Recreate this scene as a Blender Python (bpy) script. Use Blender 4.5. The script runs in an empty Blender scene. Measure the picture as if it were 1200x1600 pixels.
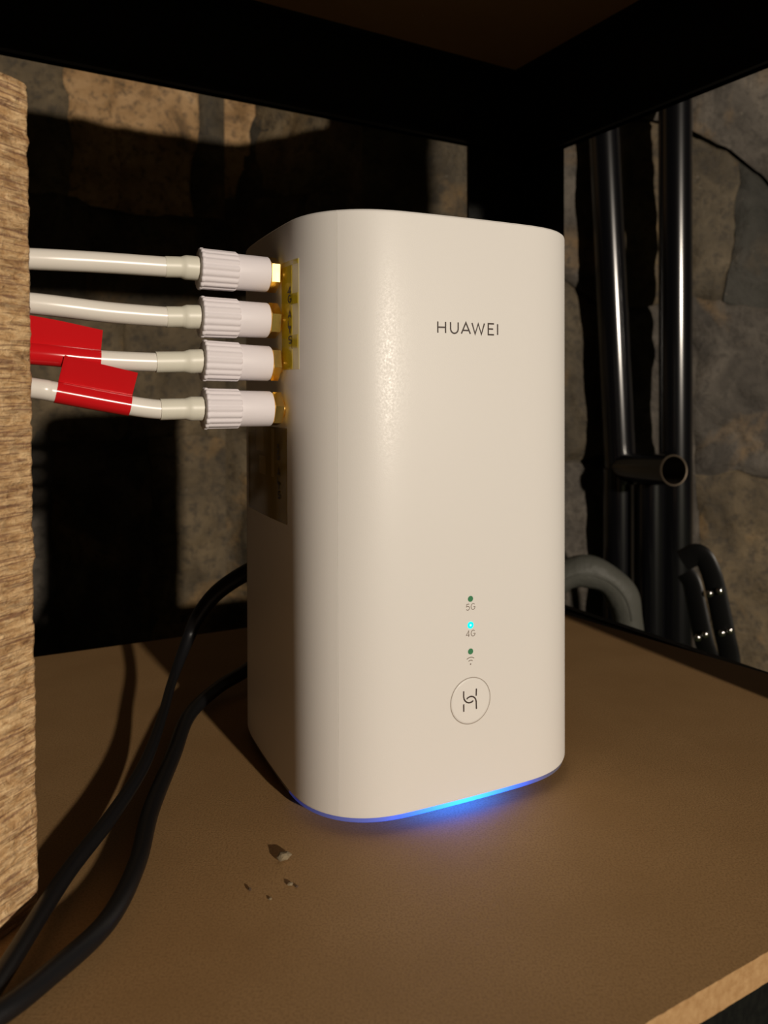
import bpy, bmesh, math, random
from mathutils import Vector, Matrix, noise

# ------------------------------------------------------------------ camera, world, light
SC = bpy.context.scene
COL = SC.collection

def setup_camera():
    pitch, roll = 0.0082, 0.0024
    fw = Vector((0, math.cos(pitch), -math.sin(pitch)))
    up0 = Vector((0, math.sin(pitch), math.cos(pitch)))
    ri0 = Vector((1, 0, 0))
    ri = math.cos(roll) * ri0 - math.sin(roll) * up0
    up = math.sin(roll) * ri0 + math.cos(roll) * up0
    cam = bpy.data.cameras.new('camera')
    cam.sensor_fit = 'VERTICAL'
    cam.sensor_height = 32.0
    cam.lens = 32.0 * 1205.0 / 1600.0
    cam.shift_y = -(800 - 627.7) / 1600.0
    cam.clip_start = 0.01
    cam.dof.use_dof = True
    cam.dof.focus_distance = 0.24
    cam.dof.aperture_fstop = 17.0
    o = bpy.data.objects.new('camera', cam)
    COL.objects.link(o)
    m = Matrix((ri, up, -fw)).transposed().to_4x4()
    m.translation = Vector((0, 0, 0.125))
    o.matrix_world = m
    SC.camera = o

setup_camera()
w = bpy.data.worlds.new('World')
SC.world = w
w.use_nodes = True
w.node_tree.nodes['Background'].inputs['Color'].default_value = (1.0, 0.80, 0.58, 1)
w.node_tree.nodes['Background'].inputs['Strength'].default_value = 0.005

lamp = bpy.data.lights.new('room_lamp', 'POINT')
lamp.energy = 134
lamp.shadow_soft_size = 0.028
lamp.color = (1.0, 0.878, 0.735)
lo = bpy.data.objects.new('room_lamp', lamp)
lo.location = (1.004, -1.445, 0.475)
COL.objects.link(lo)

vs = SC.view_settings
vs.view_transform = 'Standard'
vs.look = 'None'
vs.exposure = 0.0
vs.gamma = 1.0
vs.use_curve_mapping = False

# ------------------------------------------------------------------ helpers
R30 = math.radians(30)
def RK(e, n, z=0.0):
    """shelf-rack coordinates: e along the rack, n into its depth"""
    return Vector((e * math.cos(R30) - n * math.sin(R30), e * math.sin(R30) + n * math.cos(R30), z))

def empty(name, loc=(0, 0, 0), rz=0.0):
    o = bpy.data.objects.new(name, None)
    o.empty_display_size = 0.02
    o.location = loc
    o.rotation_euler = (0, 0, rz)
    COL.objects.link(o)
    return o

def tag(o, label, cat, group=None):
    o['label'] = label
    o['category'] = cat
    if group:
        o['group'] = group
    return o

def obj(name, bm, mat, parent=None, smooth=False, recalc=True):
    if recalc:
        bmesh.ops.recalc_face_normals(bm, faces=bm.faces[:])
    me = bpy.data.meshes.new(name)
    bm.to_mesh(me)
    bm.free()
    if smooth:
        for p in me.polygons:
            p.use_smooth = True
    if mat:
        me.materials.append(mat)
    o = bpy.data.objects.new(name, me)
    COL.objects.link(o)
    if parent:
        o.parent = parent
    return o

def autosmooth(o, deg=35):
    for p in o.data.polygons:
        p.use_smooth = True
    o.data.set_sharp_from_angle(angle=math.radians(deg))
    return o

def loft(bm, rings, cap0=True, cap1=True, closed=True):
    """rings: lists of Vectors with the same count"""
    vr = [[bm.verts.new(p) for p in r] for r in rings]
    n = len(vr[0])
    for a, b in zip(vr[:-1], vr[1:]):
        for i in range(n if closed else n - 1):
            j = (i + 1) % n
            bm.faces.new((a[i], a[j], b[j], b[i]))
    if cap0:
        bm.faces.new(vr[0][::-1])
    if cap1:
        bm.faces.new(vr[-1])
    return vr

def frame(axis):
    a = axis.normalized()
    ref = Vector((0, 0, 1)) if abs(a.z) < 0.9 else Vector((0, 1, 0))
    u = a.cross(ref).normalized()
    v = u.cross(a).normalized()
    return a, u, v

def lathe(bm, p0, axis, prof, seg=32, cap=True, rfun=None, rot=0.0):
    """prof: list of (distance along axis, radius)"""
    a, u, v = frame(axis)
    rings = []
    for d, r in prof:
        ring = []
        for k in range(seg):
            t = 2 * math.pi * k / seg + rot
            rr = r * (rfun(t, d) if rfun else 1)
            ring.append(p0 + a * d + (u * math.cos(t) + v * math.sin(t)) * rr)
        rings.append(ring)
    return loft(bm, rings, cap, cap)

def catmull(pts, per=10):
    P = [Vector(p) for p in pts]
    P = [2 * P[0] - P[1]] + P + [2 * P[-1] - P[-2]]
    out = []
    for i in range(1, len(P) - 2):
        for k in range(per):
            t = k / per
            p0, p1, p2, p3 = P[i - 1], P[i], P[i + 1], P[i + 2]
            out.append(0.5 * ((2 * p1) + (p2 - p0) * t + (2 * p0 - 5 * p1 + 4 * p2 - p3) * t * t + (3 * p1 - p0 - 3 * p2 + p3) * t ** 3))
    out.append(P[-2])
    return out

def sweep(bm, path, ra, rb=None, seg=14, twist=None, cap=True, aref=None):
    """tube along path; ra / rb half widths (numbers or lists), twist in radians"""
    n = len(path)
    rings = []
    u = None
    for i, p in enumerate(path):
        t = (path[min(i + 1, n - 1)] - path[max(i - 1, 0)]).normalized()
        if u is None:
            ref = aref if aref else (Vector((0, 0, 1)) if abs(t.z) < 0.9 else Vector((0, 1, 0)))
            u = t.cross(ref).normalized()
        else:
            u = (u - t * u.dot(t)).normalized()
        v = t.cross(u).normalized()
        a = ra[i] if isinstance(ra, list) else ra
        b = a if rb is None else (rb[i] if isinstance(rb, list) else rb)
        tw = twist[i] if twist else 0.0
        uu = u * math.cos(tw) + v * math.sin(tw)
        vv = -u * math.sin(tw) + v * math.cos(tw)
        rings.append([p + uu * a * math.cos(2 * math.pi * k / seg) + vv * b * math.sin(2 * math.pi * k / seg) for k in range(seg)])
    return loft(bm, rings, cap, cap)

def hexa(bm, corners_bottom, corners_top):
    loft(bm, [[Vector(c) for c in corners_bottom], [Vector(c) for c in corners_top]])

def rbox(bm, e0, e1, n0, n1, z0, z1):
    """box in rack coordinates"""
    q = [(e0, n0), (e1, n0), (e1, n1), (e0, n1)]
    hexa(bm, [RK(e, n, z0) for e, n in q], [RK(e, n, z1) for e, n in q])

def bevel(bm, w, seg=2, angle=30):
    es = [e for e in bm.edges if len(e.link_faces) == 2 and e.calc_face_angle(0) > math.radians(angle)]
    bmesh.ops.bevel(bm, geom=es, offset=w, segments=seg, affect='EDGES', profile=0.5)

# ------------------------------------------------------------------ materials
def mat(name, color=(0.5, 0.5, 0.5), rough=0.5, metal=0.0, spec=0.5, coat=0.0):
    m = bpy.data.materials.new(name)
    m.use_nodes = True
    b = m.node_tree.nodes['Principled BSDF']
    b.inputs['Base Color'].default_value = (*color, 1)
    b.inputs['Roughness'].default_value = rough
    b.inputs['Metallic'].default_value = metal
    b.inputs['Specular IOR Level'].default_value = spec
    b.inputs['Coat Weight'].default_value = coat
    return m

class NT:
    def __init__(s, m):
        s.t = m.node_tree
        s.b = s.t.nodes['Principled BSDF']
    def n(s, typ, **kw):
        x = s.t.nodes.new(typ)
        for k, v in kw.items():
            if k in x.inputs.keys():
                x.inputs[k].default_value = v
            else:
                setattr(x, k, v)
        return x
    def l(s, a, b):
        s.t.links.new(a, b)
    def noise(s, vec, scale, detail=4, rough=0.55, dist=0.0):
        x = s.n('ShaderNodeTexNoise')
        x.inputs['Scale'].default_value = scale
        x.inputs['Detail'].default_value = detail
        x.inputs['Roughness'].default_value = rough
        x.inputs['Distortion'].default_value = dist
        s.l(vec, x.inputs['Vector'])
        return x.outputs['Fac']
    def ramp(s, fac, stops, interp='LINEAR'):
        x = s.n('ShaderNodeValToRGB')
        x.color_ramp.interpolation = interp
        e = x.color_ramp.elements
        while len(e) < len(stops):
            e.new(0.5)
        for k, (p, c) in enumerate(stops):
            e[k].position = p
            e[k].color = (*c, 1) if len(c) == 3 else c
        s.l(fac, x.inputs['Fac'])
        return x.outputs['Color']
    def mix(s, fac, a, b, mode='MIX'):
        x = s.n('ShaderNodeMix', data_type='RGBA', blend_type=mode)
        for sock, val in ((x.inputs[0], fac), (x.inputs[6], a), (x.inputs[7], b)):
            if hasattr(val, 'links'):
                s.l(val, sock)
            else:
                sock.default_value = val if not isinstance(val, tuple) or len(val) == 4 else (*val, 1)
        return x.outputs[2]
    def bump(s, h, strength=0.3, dist=0.001):
        x = s.n('ShaderNodeBump')
        x.inputs['Strength'].default_value = strength
        x.inputs['Distance'].default_value = dist
        s.l(h, x.inputs['Height'])
        s.l(x.outputs['Normal'], s.b.inputs['Normal'])
    def obj(s):
        return s.n('ShaderNodeTexCoord').outputs['Object']
    def mapping(s, vec, scale=(1, 1, 1), rot=(0, 0, 0), loc=(0, 0, 0)):
        x = s.n('ShaderNodeMapping')
        x.inputs['Scale'].default_value = scale
        x.inputs['Rotation'].default_value = rot
        x.inputs['Location'].default_value = loc
        s.l(vec, x.inputs['Vector'])
        return x.outputs['Vector']

def make_materials():
    M = {}
    # white moulded plastic of the router, very fine grain
    m = M['router'] = mat('white_plastic', (0.80, 0.775, 0.74), 0.42, spec=0.45)
    t = NT(m); v = t.obj()
    n1 = t.noise(v, 2600, 2)
    t.bump(n1, 0.10, 0.0002)
    r = t.ramp(t.noise(v, 1500, 1), [(0.3, (0.34,) * 3), (0.7, (0.50,) * 3)])
    t.l(r, t.b.inputs['Roughness'])
    M['print_dark'] = mat('dark_print', (0.045, 0.028, 0.022), 0.5)
    M['print_grey'] = mat('grey_brown_print', (0.20, 0.15, 0.115), 0.5)
    M['groove'] = mat('groove_shadowed_plastic', (0.30, 0.25, 0.20), 0.6)
    M['led_off'] = mat('green_indicator_lens', (0.06, 0.24, 0.115), 0.3)
    m = M['led_on'] = mat('lit_cyan_lens', (0.0, 0.4, 0.35), 0.3)
    m.node_tree.nodes['Principled BSDF'].inputs['Emission Color'].default_value = (0.0, 0.85, 0.72, 1)
    m.node_tree.nodes['Principled BSDF'].inputs['Emission Strength'].default_value = 1.25
    m = M['led_core'] = mat('lit_cyan_core', (0.3, 0.9, 0.9), 0.3)
    m.node_tree.nodes['Principled BSDF'].inputs['Emission Color'].default_value = (0.35, 1.0, 1.0, 1)
    m.node_tree.nodes['Principled BSDF'].inputs['Emission Strength'].default_value = 1.3
    # light guide ring: lit by a blue diode behind the middle of the front
    m = M['ring'] = mat('light_guide', (0.14, 0.14, 0.17), 0.35)
    t = NT(m)
    sx = t.n('ShaderNodeSeparateXYZ'); t.l(t.obj(), sx.inputs[0])
    def mth(op, a, b=None):
        x = t.n('ShaderNodeMath', operation=op)
        for i, q in enumerate((a, b)):
            if q is None: continue
            if hasattr(q, 'links'): t.l(q, x.inputs[i])
            else: x.inputs[i].default_value = q
        return x.outputs[0]
    d = mth('DIVIDE', mth('SUBTRACT', sx.outputs[0], -0.0015), 0.0145)
    g = mth('EXPONENT', mth('MULTIPLY', mth('MULTIPLY', d, d), -1.0))
    d2 = mth('DIVIDE', mth('SUBTRACT', sx.outputs[0], -0.018), 0.024)
    g2 = mth('EXPONENT', mth('MULTIPLY', mth('MULTIPLY', d2, d2), -1.0))
    front = mth('LESS_THAN', sx.outputs[1], -0.02)
    e = mth('MULTIPLY', mth('ADD', mth('MULTIPLY', g, 8.0), mth('MULTIPLY', g2, 0.40)), front)
    t.l(e, t.b.inputs['Emission Strength'])
    t.b.inputs['Emission Color'].default_value = (0.0, 0.105, 1.0, 1)
    M['rubber'] = mat('dark_rubber', (0.02, 0.02, 0.02), 0.7)
    # hardboard
    def board(name, c, c2):
        m = mat(name, c, 0.62, spec=0.3)
        t = NT(m); v = t.obj()
        a = t.noise(v, 26, 5, 0.6)
        b = t.noise(v, 1700, 3, 0.6)
        f = t.noise(t.mapping(v, (500, 1500, 900), (0, 0, 0.5)), 1.0, 3, 0.6)
        c1 = t.mix(t.ramp(a, [(0.3, (0,) * 3), (0.72, (1,) * 3)]), c, c2)
        c3 = t.mix(t.ramp(b, [(0.36, (1,) * 3), (0.56, (0,) * 3)]), c1, tuple(x * 0.84 for x in c))
        c4 = t.mix(t.ramp(f, [(0.66, (0,) * 3), (0.76, (0.5,) * 3)]), c3, tuple(x * 0.66 for x in c))
        sp = t.ramp(t.noise(v, 260, 1), [(0.815, (0,) * 3), (0.84, (0.6,) * 3)])
        c5 = t.mix(sp, c4, (0.75, 0.6, 0.42))
        t.l(c5, t.b.inputs['Base Color'])
        t.bump(b, 0.15, 0.0004)
        return m
    M['mdf'] = board('brown_hardboard_face', (0.375, 0.218, 0.090), (0.455, 0.275, 0.122))
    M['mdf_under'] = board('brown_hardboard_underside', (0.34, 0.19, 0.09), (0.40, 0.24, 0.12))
    m = M['mdf_edge'] = mat('cut_hardboard_edge', (0.44, 0.26, 0.115), 0.8, spec=0.2)
    t = NT(m); v = t.obj()
    t.l(t.ramp(t.noise(v, 500, 4), [(0.3, (0.38, 0.215, 0.09)), (0.7, (0.50, 0.31, 0.145))]), t.b.inputs['Base Color'])
    t.bump(t.noise(v, 900, 4), 0.5, 0.0006)
    # rack
    M['rack'] = mat('black_powder_coat', (0.0042, 0.0042, 0.0048), 0.55, spec=0.25)
    t = NT(M['rack']); v = t.obj(); t.bump(t.noise(v, 700, 2), 0.10, 0.0003)
    t.l(t.ramp(t.noise(v, 420, 3), [(0.4, (0.0025, 0.0026, 0.0024)), (0.7, (0.0075, 0.008, 0.006))]), t.b.inputs['Base Color'])
    M['tube'] = mat('black_gloss_tube', (0.004, 0.004, 0.005), 0.20, spec=0.9)
    M['tube_cut'] = mat('worn_tube_rim', (0.10, 0.075, 0.05), 0.45, metal=0.6)
    M['black_cable'] = mat('black_cable_sheath', (0.006, 0.006, 0.007), 0.42, spec=0.45)
    t = NT(M['black_cable']); t.bump(t.noise(t.obj(), 900, 3), 0.12, 0.0003)
    # white antenna leads
    M['white_cable'] = mat('white_cable_sheath', (0.80, 0.765, 0.70), 0.28, spec=0.5)
    M['sleeve'] = mat('cream_shrink_sleeve', (0.72, 0.70, 0.60), 0.4)
    M['connector'] = mat('white_nylon', (0.80, 0.755, 0.79), 0.5, spec=0.4)
    t = NT(M['connector']); t.bump(t.noise(t.obj(), 2200, 2), 0.10, 0.0002)
    M['brass'] = mat('gold_plated_brass', (1.0, 0.70, 0.22), 0.22, metal=1.0)
    m = M['red'] = mat('red_label_sticker', (0.60, 0.010, 0.014), 0.17, spec=0.30)
    M['tape'] = mat('pale_clear_tape', (0.68, 0.58, 0.27), 0.22)
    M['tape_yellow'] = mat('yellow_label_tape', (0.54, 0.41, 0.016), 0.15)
    M['tape_shaded'] = mat('shaded_yellow_label_tape', (0.30, 0.21, 0.03), 0.10)  # darker copy of the yellow tape, its shade put into the colour
    M['tape_reflection'] = mat('tan_reflection_on_tape', (0.46, 0.34, 0.12), 0.12)  # tan colour painting reflections on the lower tape
    # plywood: rough sawn golden brown with ragged streaks
    m = M['plywood'] = mat('rough_sawn_plywood', (0.45, 0.28, 0.13), 0.5, spec=0.35)
    t = NT(m); v = t.obj()
    st = t.noise(t.mapping(v, (90, 90, 720)), 1.0, 4, 0.65, 0.6)
    st2 = t.noise(t.mapping(v, (330, 330, 620)), 1.0, 4, 0.65, 0.5)
    big = t.noise(v, 16, 3)
    c1 = t.ramp(st, [(0.30, (0.09, 0.045, 0.022)), (0.38, (0.30, 0.165, 0.075)), (0.48, (0.66, 0.395, 0.175)), (0.62, (0.98, 0.68, 0.36))])
    c2 = t.ramp(st2, [(0.33, (0.20, 0.10, 0.05)), (0.44, (0.55, 0.34, 0.16)), (0.57, (0.90, 0.68, 0.40))])
    cc = t.mix(0.42, c1, c2)
    cc = t.mix(t.ramp(big, [(0.35, (0.30,) * 3), (0.7, (0,) * 3)]), cc, (0.30, 0.165, 0.08))
    ln = t.noise(t.mapping(v, (70, 70, 1500)), 1.0, 3, 0.6, 0.4)
    cc = t.mix(t.ramp(ln, [(0.40, (0.72,) * 3), (0.47, (0,) * 3)]), cc, (0.20, 0.095, 0.058))
    t.l(cc, t.b.inputs['Base Color'])
    hh = t.mix(0.5, st, st2)
    t.bump(hh, 1.0, 0.0022)
    t.b.inputs['Roughness'].default_value = 0.36
    # stone
    def stone(name, stops, k, sc=1.0):
        m = mat(name, (0.1, 0.09, 0.07), 0.72, spec=0.35)
        t = NT(m); v = t.obj()
        inf = t.n('ShaderNodeObjectInfo')
        off = t.n('ShaderNodeVectorMath', operation='ADD')
        mul = t.n('ShaderNodeVectorMath', operation='SCALE')
        cmb = t.n('ShaderNodeCombineXYZ')
        for q in range(3): t.l(inf.outputs['Random'], cmb.inputs[q])
        t.l(cmb.outputs[0], mul.inputs[0]); mul.inputs['Scale'].default_value = 3.0
        t.l(v, off.inputs[0]); t.l(mul.outputs[0], off.inputs[1])
        vv = off.outputs[0]
        a = t.noise(vv, 22 * sc, 6, 0.62, 0.6)
        b = t.noise(vv, 9 * sc, 4, 0.6, 0.8)
        f = t.noise(vv, 130, 5, 0.65)
        base = t.ramp(a, stops)
        och = t.ramp(b, [(0.56, (0,) * 3), (0.68, (k,) * 3)])
        c = t.mix(och, base, (0.26, 0.155, 0.058))
        c = t.mix(t.ramp(f, [(0.36, (0.6,) * 3), (0.50, (0,) * 3)]), c, (0.035, 0.03, 0.024))
        sp = t.ramp(t.noise(vv, 210, 2), [(0.70, (0,) * 3), (0.78, (0.5,) * 3)])
        c = t.mix(sp, c, (0.20, 0.17, 0.13))
        t.l(c, t.b.inputs['Base Color'])
        t.bump(t.mix(0.4, a, f), 0.9, 0.006)
        return m
    g = [(0.28, (0.028, 0.024, 0.020)), (0.45, (0.068, 0.058, 0.047)), (0.58, (0.105, 0.090, 0.073)), (0.72, (0.155, 0.132, 0.106)), (0.88, (0.26, 0.22, 0.18))]
    o = [(0.28, (0.09, 0.055, 0.025)), (0.46, (0.36, 0.215, 0.095)), (0.64, (0.50, 0.32, 0.16)), (0.85, (0.58, 0.42, 0.26))]
    br = [(0.28, (0.032, 0.025, 0.016)), (0.48, (0.080, 0.063, 0.040)), (0.66, (0.125, 0.098, 0.062)), (0.85, (0.19, 0.15, 0.10))]
    tn = [(0.28, (0.045, 0.034, 0.020)), (0.48, (0.115, 0.086, 0.050)), (0.66, (0.175, 0.130, 0.074)), (0.85, (0.25, 0.185, 0.11))]
    dk = [(0.28, (0.022, 0.022, 0.018)), (0.5, (0.045, 0.043, 0.035)), (0.70, (0.065, 0.060, 0.050)), (0.88, (0.10, 0.09, 0.075))]
    M['stone_grey'] = stone('grey_brown_stone', g, 0.55)
    M['stone_ochre'] = stone('ochre_stone', o, 0.9)
    M['stone_brown'] = stone('brown_stone', br, 0.6)
    M['stone_tan'] = stone('tan_stone', tn, 0.8)
    M['stone_dark'] = stone('dark_slate_stone', dk, 0.15)
    M['mortar'] = stone('earth_mortar', [(0.3, (0.03, 0.025, 0.018)), (0.5, (0.06, 0.05, 0.035)), (0.7, (0.09, 0.07, 0.05)), (0.85, (0.12, 0.1, 0.07))], 0.5, 2.0)
    m = M['carpet'] = mat('dark_green_carpet', (0.02, 0.028, 0.012), 0.95, spec=0.1)
    t = NT(m); v = t.obj()
    t.l(t.ramp(t.noise(v, 420, 4, 0.7), [(0.35, (0.02, 0.022, 0.012)), (0.55, (0.08, 0.10, 0.04)), (0.75, (0.18, 0.20, 0.10))]), t.b.inputs['Base Color'])
    t.bump(t.noise(v, 500, 3), 1.0, 0.004)
    m = M['grey_strap'] = mat('grey_green_padding', (0.085, 0.085, 0.072), 0.55, spec=0.3)
    t = NT(m); t.bump(t.noise(t.obj(), 90, 3), 0.4, 0.003)
    M['black_strap'] = mat('black_leather_strap', (0.008, 0.008, 0.008), 0.4, spec=0.4)
    M['stud'] = mat('bright_steel_stud', (0.75, 0.73, 0.70), 0.14, metal=1.0)
    M['crumb'] = mat('pale_stone_crumb', (0.22, 0.17, 0.10), 0.8)
    M['crumb_dark'] = mat('brown_crumb', (0.07, 0.04, 0.02), 0.8)
    return M

M = make_materials()

# ------------------------------------------------------------------ stone walls and ground
GROUND = -0.145

def stone_wall(name, a, b, z0, z1, seed, stones, depth=0.05):
    """rubble wall between plan points a and b; stones: list of (four (s, z) corners, material, lift)"""
    rnd = random.Random(seed)
    a = Vector((a[0], a[1], 0)); b = Vector((b[0], b[1], 0))
    L = (b - a).length
    t = (b - a).normalized()
    out = Vector((t.y, -t.x, 0))          # towards the room
    bm = bmesh.new()
    nx, nz = max(4, int(L / 0.02)), int((z1 - z0) / 0.02)
    def P(s, z, d):
        return a + t * s + Vector((0, 0, z)) + out * d
    rows = []
    for i in range(nx + 1):
        r = []
        for k in range(nz + 1):
            s = L * i / nx; z = z0 + (z1 - z0) * k / nz
            d = -0.0085 + 0.002 * noise.noise(Vector((s * 30, z * 30, seed)))
            r.append(bm.verts.new(P(s, z, d)))
        rows.append(r)
    for i in range(nx):
        for k in range(nz):
            bm.faces.new((rows[i][k], rows[i + 1][k], rows[i + 1][k + 1], rows[i][k + 1]))
    bk = [bm.verts.new(P(s, z, -depth)) for s, z in ((0, z0), (L, z0), (L, z1), (0, z1))]
    bm.faces.new(bk[::-1])
    wall = obj(name, bm, M['mortar'], smooth=True, recalc=False)
    wall['kind'] = 'structure'
    def onborder(p, q):
        return (abs(p[0]) < 1e-4 and abs(q[0]) < 1e-4) or (abs(p[0] - L) < 2e-3 and abs(q[0] - L) < 2e-3)
    for c, mn, lift in stones:
        wid = max(abs(c[1][0] - c[0][0]), abs(c[2][0] - c[3][0])); hgt = max(abs(c[3][1] - c[0][1]), abs(c[2][1] - c[1][1]))
        N, K = max(4, int(wid / 0.006)), max(4, int(hgt / 0.007))
        N, K = min(N, 34), min(K, 34)
        eL, eR = onborder(c[0], c[3]), onborder(c[1], c[2])
        bm = bmesh.new()
        vs_ = []
        tx, tz = rnd.uniform(-0.04, 0.04), rnd.uniform(-0.04, 0.04)
        cs, cz = sum(p[0] for p in c) / 4, sum(p[1] for p in c) / 4
        for i in range(N + 1):
            col = []
            for k in range(K + 1):
                u, v = i / N, k / K
                s = (1 - u) * (1 - v) * c[0][0] + u * (1 - v) * c[1][0] + u * v * c[2][0] + (1 - u) * v * c[3][0]
                zz = (1 - u) * (1 - v) * c[0][1] + u * (1 - v) * c[1][1] + u * v * c[2][1] + (1 - u) * v * c[3][1]
                edge = min(9 if eL else u * wid, 9 if eR else (1 - u) * wid, v * hgt, (1 - v) * hgt)
                # wander of the joint lines, the same for both neighbours
                ws = 0.010 * noise.noise(Vector((s * 16, zz * 16, seed + 3.0))) + 0.0035 * noise.noise(Vector((s * 60, zz * 60, seed + 4.0)))
                wz = 0.010 * noise.noise(Vector((s * 16, zz * 16, seed + 7.0))) + 0.0035 * noise.noise(Vector((s * 60, zz * 60, seed + 8.0)))
                if s < 1e-4 or s > L - 2e-3: ws = 0
                q = Vector((s * 1.0, zz * 1.0, 0))
                d = lift + 0.0075 * noise.noise(Vector((s * 17, zz * 17, seed))) + 0.0045 * noise.noise(Vector((s * 48, zz * 48, seed + 1.0)))
                d += 0.0022 * abs(noise.noise(Vector((s * 110, zz * 90, seed + 2.0))))
                if not (eL or eR): d += (s - cs) * tx
                d += (zz - cz) * tz
                d -= 0.0035 * max(0.0, 1 - edge / 0.007) ** 2
                de = min(s, L - s)
                d *= min(1.0, max(0.0, de) / 0.012)
                col.append(bm.verts.new(P(s + ws, zz + wz, d)))
            vs_.append(col)
        for i in range(N):
            for k in range(K):
                bm.faces.new((vs_[i][k], vs_[i + 1][k], vs_[i + 1][k + 1], vs_[i][k + 1]))
        obj('stone', bm, M['stone_' + mn], wall, smooth=True, recalc=False)
    return wall

def courses(rows):
    out = []
    for z0, z1, brk, mats in rows:
        for s0, s1, mn in zip(brk[:-1], brk[1:], mats):
            out.append((((s0, z0), (s1, z0), (s1, z1), (s0, z1)), mn, 0.001 * ((int(s0 * 1000) % 5) - 2)))
    return out

W0 = RK(-0.75, 0.74); W1 = Vector((-0.157, 0.764, 0)); W2 = Vector((-0.020, 0.716, 0)); W3 = Vector((0.66, 0.705, 0))
LL, LB = (W1 - W0).length, (W2 - W1).length
wall_left = stone_wall('wall_left', W0, W1, GROUND, 0.62, 3, courses([
    (0.300, 0.62, [0, .2, .42, .62, .79, .852, .893, .968, LL], ['grey', 'brown', 'grey', 'brown', 'tan', 'ochre', 'ochre', 'brown']),
    (0.200, 0.30, [0, .25, .5, .7, .87, LL], ['grey', 'brown', 'grey', 'brown', 'brown']),
    (0.080, 0.20, [0, .3, .55, .78, .905, LL], ['grey', 'brown', 'grey', 'tan', 'tan']),
    (GROUND, 0.08, [0, .2, .45, .65, .835, .925, LL], ['grey', 'brown', 'grey', 'grey', 'brown', 'tan'])]))
wall_back = stone_wall('wall_back', W1, W2, GROUND, 0.62, 8, courses([
    (0.320, 0.62, [0, .030, LB], ['ochre', 'tan']),
    (0.120, 0.32, [0, .085, LB], ['brown', 'brown']),
    (GROUND, 0.12, [0, .075, LB], ['tan', 'grey'])]))
LR = (W3 - W2).length
def Q(*p): return tuple(p)
wall_right = stone_wall('wall_right', W2, W3, GROUND, 0.62, 21, [
    (Q((0, .40), (.15, .41), (.15, .62), (0, .62)), 'brown', 0.0), (Q((.15, .41), (.306, .366), (.31, .62), (.15, .62)), 'grey', 0.003),
    (Q((.306, .366), (.44, .275), (.45, .62), (.31, .62)), 'grey', 0.004), (Q((.44, .275), (LR, .24), (LR, .62), (.45, .62)), 'grey', 0.004),
    (Q((0, .25), (.17, .24), (.15, .41), (0, .40)), 'brown', 0.0), (Q((.17, .24), (.225, .20), (.240, .385), (.15, .41)), 'grey', 0.0),
    (Q((.225, .20), (.300, .215), (.306, .366), (.240, .385)), 'tan', 0.001), (Q((.300, .215), (.335, .21), (.345, .338), (.306, .366)), 'brown', -0.002),
    (Q((.335, .21), (.43, .20), (.44, .275), (.345, .338)), 'dark', -0.001), (Q((.43, .20), (LR, .20), (LR, .24), (.44, .275)), 'grey', 0.0),
    (Q((0, .05), (.18, .06), (.17, .24), (0, .25)), 'brown', 0.0), (Q((.18, .06), (.24, .07), (.225, .20), (.17, .24)), 'brown', 0.0),
    (Q((.24, .07), (.31, .05), (.300, .215), (.225, .20)), 'grey', 0.0), (Q((.31, .05), (.42, .04), (.43, .20), (.300, .215)), 'grey', 0.002),
    (Q((.42, .04), (LR, .04), (LR, .20), (.43, .20)), 'grey', 0.0),
    (Q((0, GROUND), (.18, GROUND), (.18, .06), (0, .05)), 'brown', 0.0), (Q((.18, GROUND), (.32, GROUND), (.31, .05), (.18, .06)), 'grey', 0.0),
    (Q((.32, GROUND), (.385, GROUND), (.375, .045), (.31, .05)), 'tan', 0.0), (Q((.385, GROUND), (LR, GROUND), (LR, .04), (.375, .045)), 'grey', 0.0)])

def ground():
    bm = bmesh.new()
    q = [(-1.3, -1.0), (1.3, -1.0), (1.3, 0.95), (-1.3, 0.95)]
    hexa(bm, [(x, y, GROUND - 0.03) for x, y in q], [(x, y, GROUND) for x, y in q])
    o = obj('floor', bm, M['carpet'])
    o['kind'] = 'structure'
ground()

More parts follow.
